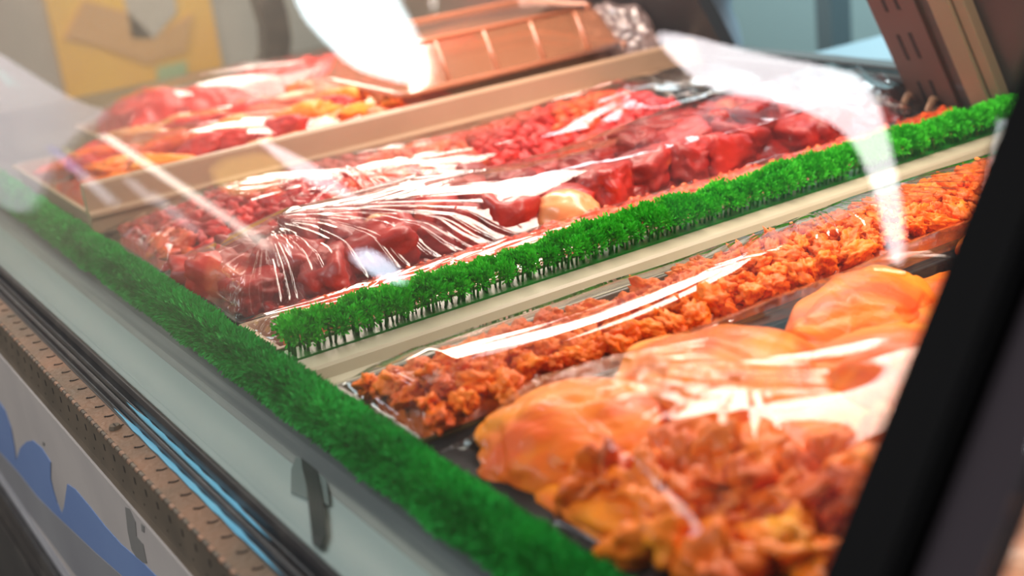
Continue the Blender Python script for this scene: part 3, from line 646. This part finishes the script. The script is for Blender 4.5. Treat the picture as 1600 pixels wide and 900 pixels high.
fm = chunk(97, .10, .085, .06, rough=.15, freq=1.0, sub=4, mt=MT['fat'], name='fat_piece')
fx = on_z(885, 325, .03)
put('fat_piece', fm, (fx[0], fx[1], .02), (0, 0, .6), 1, 'round pale orange piece of fat among the red beef chunks', 'fat', None)
fx = on_z(600, 375, .03)
fm = chunk(98, .07, .05, .04, rough=.2, freq=1.0, sub=4, mt=MT['fat'], name='fat_piece')
put('fat_piece', fm, (fx[0], fx[1], .06), (0, 0, 2.6), 1, 'small orange piece of fat under the film at the middle of the beef tray', 'fat', None)
def wB(X, Y):
    o1 = on_z(425, 385, .05); o2 = on_z(780, 300, .05); o3 = on_z(560, 385, .05)
    w = fan(X, Y, o1[0], o1[1], math.radians(-35), math.radians(65), .9, 18, 70, .016)
    w += fan(X, Y, o2[0], o2[1], math.radians(190), math.radians(275), .95, 16, 71, .014)
    w += 0.002*streaks(X, Y, math.radians(60), 26, 1.3, 72, 1.5)*vnoise(X*4, Y*3, 73)
    w += 0.010*vnoise(X*6, Y*5, 75)
    w += bundle(X, Y, *px_b(430, 385, 630, 450), .02, .09, 5, 230, .07) + bundle(X, Y, *px_b(560, 365, 860, 330), .05, .08, 5, 231, .06) + bundle(X, Y, *px_b(650, 380, 800, 415), .05, .05, 6, 232, .04)
    w += .022*ridge(vnoise(X*11, Y*9, 76))*np.clip((Y-2.55)/.25, 0, 1)
    return w
film('cling_film', TB[0], TB[1], TB[2]-.0, TB[3], lambda X, Y: hB(X, Y)+.034, wB, 320, 760, 'creased cling film over the large red beef chunks', edge=.07)

# ---- tray C: diced red meat
TC = (-3.915, -3.350, 0.905, 3.10)
tray('diced_meat_tray', *TC, MT['black'], 'black tray of finely diced bright red meat beside the tan divider')
def hC(X, Y):
    c = np.clip(np.abs((X+3.62)/0.26), 0, 2); n = vnoise(Y*2.0+7, X*2.5, 15)
    return (1-c**2.6).clip(-1, 1)*(0.06+0.06*n)*np.clip((Y-0.93)/.3, 0, 1)**.5
heap_mesh('minced_meat', -3.86, -3.40, 0.95, 2.74, hC, MT['mince'], 0.014, 'red minced meat filling the tray beside the tan divider', nx=70, ny=260, rough=.035, rs=24, cat='juice')
dm = [chunk(110+i, *q, mt=(MT['mince'] if i < 5 else MT['mince_o']), rough=.5, freq=1.5, name='diced_meat') for i, q in enumerate([(.030, .020, .018), (.026, .020, .018), (.034, .018, .016), (.024, .022, .018), (.028, .024, .016), (.030, .020, .018), (.034, .022, .018)])]
r5 = random.Random(31)
for (x, y) in scatter(-3.85, -3.40, 0.97, 2.66, 295, 0.050, r5):
    z = float(hC(np.array(x), np.array(y)))
    k = r5.randrange(5) if mnoise.noise(Vector((x*3, y*3, 5))) < .15 else 5+r5.randrange(2)
    put('diced_meat', dm[k], (x, y, z-.004), (r5.uniform(-.6, .6), r5.uniform(-.6, .6), r5.uniform(0, 6.3)), r5.uniform(.85, 1.25),
        'small bright red piece of diced meat in the tray beside the tan divider', 'meat piece', 'diced red meat pieces')
def wC(X, Y):
    o1 = on_z(560, 290, .05); o2 = on_z(430, 330, .05); o3 = on_z(1040, 160, .05)
    w = fan(X, Y, o1[0], o1[1], math.radians(-120), math.radians(80), .7, 14, 90, .016)
    w += fan(X, Y, o2[0], o2[1], math.radians(-20), math.radians(80), .9, 18, 91, .014)
    w += fan(X, Y, o3[0], o3[1], math.radians(190), math.radians(300), .5, 12, 94, .020)
    w += 0.002*streaks(X, Y, math.radians(50), 24, 1.3, 92, 1.5)*vnoise(X*4, Y*3, 93) + .010*vnoise(X*6, Y*5, 95)
    w += bundle(X, Y, *px_b(410, 345, 690, 315), .07, .10, 5, 240, .065) + bundle(X, Y, *px_b(540, 280, 720, 330), .03, .08, 4, 241, .07) + bundle(X, Y, *px_b(545, 285, 730, 262), .03, .05, 4, 242, .04)
    w += .022*ridge(vnoise(X*11, Y*9, 96))*np.clip((Y-2.45)/.25, 0, 1)
    return w
film('cling_film', TC[0], TC[1], TC[2], TC[3], lambda X, Y: hC(X, Y)+.014, wC, 320, 720, 'creased cling film over the bright red diced meat', edge=.07)

# ---- far left trays
TE = (-4.98, -4.02, 0.905, 2.02)
tray('far_meat_tray', *TE, MT['tan'], 'wide tan tray of red and orange meat strips left of the tan divider', zt=.05)
def hE(X, Y):
    c = np.clip(np.abs((X+4.48)/0.44), 0, 2); return (1-c**3).clip(-1, 1)*(0.12+.05*vnoise(X*2, Y*2, 44))*np.clip((Y-0.93)/.4, 0, 1)**.5
heap_mesh('red_juice', -4.88, -4.09, 1.02, 2.29, hE, MT['mince_o'], 0.06, 'orange red juice under the meat strips left of the tan divider', nx=50, ny=80, rough=.03, rs=12, cat='juice')
sm = [chunk(130+i, *q, mt=(MT['mince_o'], MT['fat'], MT['breast'], MT['mince'])[i % 4], rough=.35, freq=1.3, sub=4, name='meat_strip') for i, q in enumerate([(.14, .05, .04), (.11, .05, .035), (.13, .06, .04), (.10, .06, .045)])]
r6 = random.Random(12)
for (x, y) in scatter(-4.85, -4.12, 1.06, 2.25, 60, 0.10, r6):
    z = float(hE(np.array(x), np.array(y)))
    put('meat_strip', r6.choice(sm), (x, y, z-.02), (r6.uniform(-.3, .3), r6.uniform(-.3, .3), r6.uniform(.6, 2.2)), r6.uniform(.8, 1.15),
        'red or orange meat strip in the wide tray left of the tan divider', 'meat strip', 'meat strips left of the tan divider')
def wE(X, Y): return 0.008*streaks(X, Y, math.radians(62), 12, 1.2, 102, 1.5) + .012*vnoise(X*5, Y*4, 105)
film('cling_film', TE[0], TE[1], TE[2], TE[3], hE, wE, 200, 320, 'creased cling film over the wide tray left of the tan divider', MT['film_soft'], edge=.10, rim=.055)

# red meat tray behind the clamshell
TF = (-5.62, -5.0, 1.3, 3.1)
tray('rear_meat_tray', *TF, MT['tan'], 'tray of bright red meat at the far left end of the deck', zt=.03)
def hF(X, Y): return 0.02+(0.09+.04*vnoise(X*3, Y*3, 7))*(1-np.clip(np.abs(X+5.31)/.32, 0, 1)**2.5)*np.clip((Y-1.3)/.3, 0, 1)**.5
heap_mesh('red_meat', -5.56, -5.06, 1.38, 3.02, hF, MT['mince'], 0.0, 'bright red meat heaped at the far left end of the deck', nx=60, ny=90, rough=.06, rs=11, cat='meat')
film('cling_film', TF[0], TF[1], TF[2], TF[3], lambda X, Y: hF(X, Y)+.02, wE, 160, 260, 'cling film over the red meat at the far left end', MT['film_soft'], edge=.12, rim=.035)

# clamshell tubs at the back
def tub(m, x0, x1, y0, y1, zb, zt, ins, r=.05, t=.008):
    def rr(dx, z):
        out = []
        for cx, cy, a0 in ((x1-dx-r, y1-dx-r, 0), (x0+dx+r, y1-dx-r, 90), (x0+dx+r, y0+dx+r, 180), (x1-dx-r, y0+dx+r, 270)):
            for k in range(5):
                a = math.radians(a0+k*22.5); out.append((cx+r*math.cos(a), cy+r*math.sin(a), z))
        return out
    rg = [rr(-.02, zb), rr(-.02, zb+.012), rr(0, zb+.016), rr(ins*.7, zt-.03), rr(ins, zt-.006), rr(ins+.02, zt)]
    vs = sum(rg, []); n = 20
    fs = [(k*n+j, k*n+(j+1) % n, (k+1)*n+(j+1) % n, (k+1)*n+j) for k in range(len(rg)-1) for j in range(n)] + [tuple(range(5*n, 6*n))]
    m.add(vs, fs)
tb = empty('clamshell_tub', (-4.45, 2.55, -0.10), 'upturned clear plastic tub stained orange standing behind the tan divider', 'tub')
m = MB(); tub(m, -4.75, -4.12, 2.06, 3.02, 0.15, 0.31, .07); m.build('lid', MT['clear_tub'], tb, smooth=True)
m = MB(); tub(m, -4.73, -4.14, 2.08, 3.00, -0.10, 0.15, .0, r=.05); m.build('bottom', MT['smoky_tub'], tb, smooth=True)

# lips, ribs and bunched film of the tub
m = MB()
def rrect(x0, x1, y0, y1, z, r=.05):
    out = []
    for cx, cy, a0 in ((x1-r, y1-r, 0), (x0+r, y1-r, 90), (x0+r, y0+r, 180), (x1-r, y0+r, 270)):
        for k in range(5):
            a = math.radians(a0+k*22.5); out.append((cx+r*math.cos(a), cy+r*math.sin(a), z))
    return out + out[:1]
m.tube(rrect(-4.68, -4.19, 2.13, 2.95, 0.308), .010, 6); m.tube(rrect(-4.765, -4.105, 2.045, 3.035, 0.155), .013, 6)
for yy in (2.25, 2.45, 2.65, 2.85):
    m.tube([(-4.115, yy, 0.16), (-4.185, yy, 0.30)], .010, 6)
m.build('rim', clear_mat('orange tinted rim', (0.9, 0.6, 0.45), 0.15, 1.5, 2.0, 0.10, 0.6, (0.90, 0.36, 0.20)), tb, smooth=True)
def crumple(name, c, r, seed, mt, label, amp=.35, cat='plastic bag'):
    import bmesh
    bm = bmesh.new(); bmesh.ops.create_icosphere(bm, subdivisions=5, radius=1)
    for v in bm.verts:
        d = v.co.normalized(); n_ = mnoise.noise(d*2.2+Vector((seed, 0, 0))); q_ = 1-abs(mnoise.noise(d*3.4+Vector((0, seed, 0))))*2
        k_ = 1 + amp*n_ + amp*.5*q_; v.co = Vector((d.x*r[0]*k_, d.y*r[1]*k_, d.z*r[2]*k_))*S
    me = bpy.data.meshes.new(name); bm.to_mesh(me); bm.free(); me.materials.append(mt)
    me.polygons.foreach_set('use_smooth', [True]*len(me.polygons))
    o = bpy.data.objects.new(name, me); col.objects.link(o); o.location = W(c); tag(o, label, cat); return o
bag = clear_mat('bunched clear film', (0.93, 0.88, 0.88), 0.10, 1.5, 1.6, 0.04, 0.22, (0.75, 0.55, 0.52))
crumple('bunched_film', on_y(955, 62, 3.08), (.20, .10, .12), 3.3, bag, 'bunched clear film at the right end of the orange stained tub')
crumple('bunched_film', (-3.62, 2.98, 0.045), (.24, .12, .055), 7.3, MT['film'], 'bunched clear film at the rear end of the diced red meat tray')
crumple('bunched_film', (-3.06, 3.03, 0.045), (.22, .12, .055), 9.3, MT['film'], 'bunched clear film at the rear end of the beef tray')
bc = on_y(1120, 10, 3.75)
m = lathe([(.08, -.32), (.095, -.30), (.10, -.16), (.085, -.08), (.06, 0.0), (.085, .06), (.10, .14), (.10, .34), (.03, .36)], bc)
tag(m.build('bottle', mat('pale blue plastic', (0.36, 0.42, 0.50), 0.3), smooth=True), 'pale blue grey bottle standing behind the left of the rear window', 'bottle')
m = MB(); m.box(bc[0]-.3, bc[0]+.5, bc[1]-.16, bc[1]+.3, -2.40, bc[2]-.32)
tag(m.build('rear_counter', MT['backdark']), 'dark counter behind the case under the blue grey bottle', 'counter')
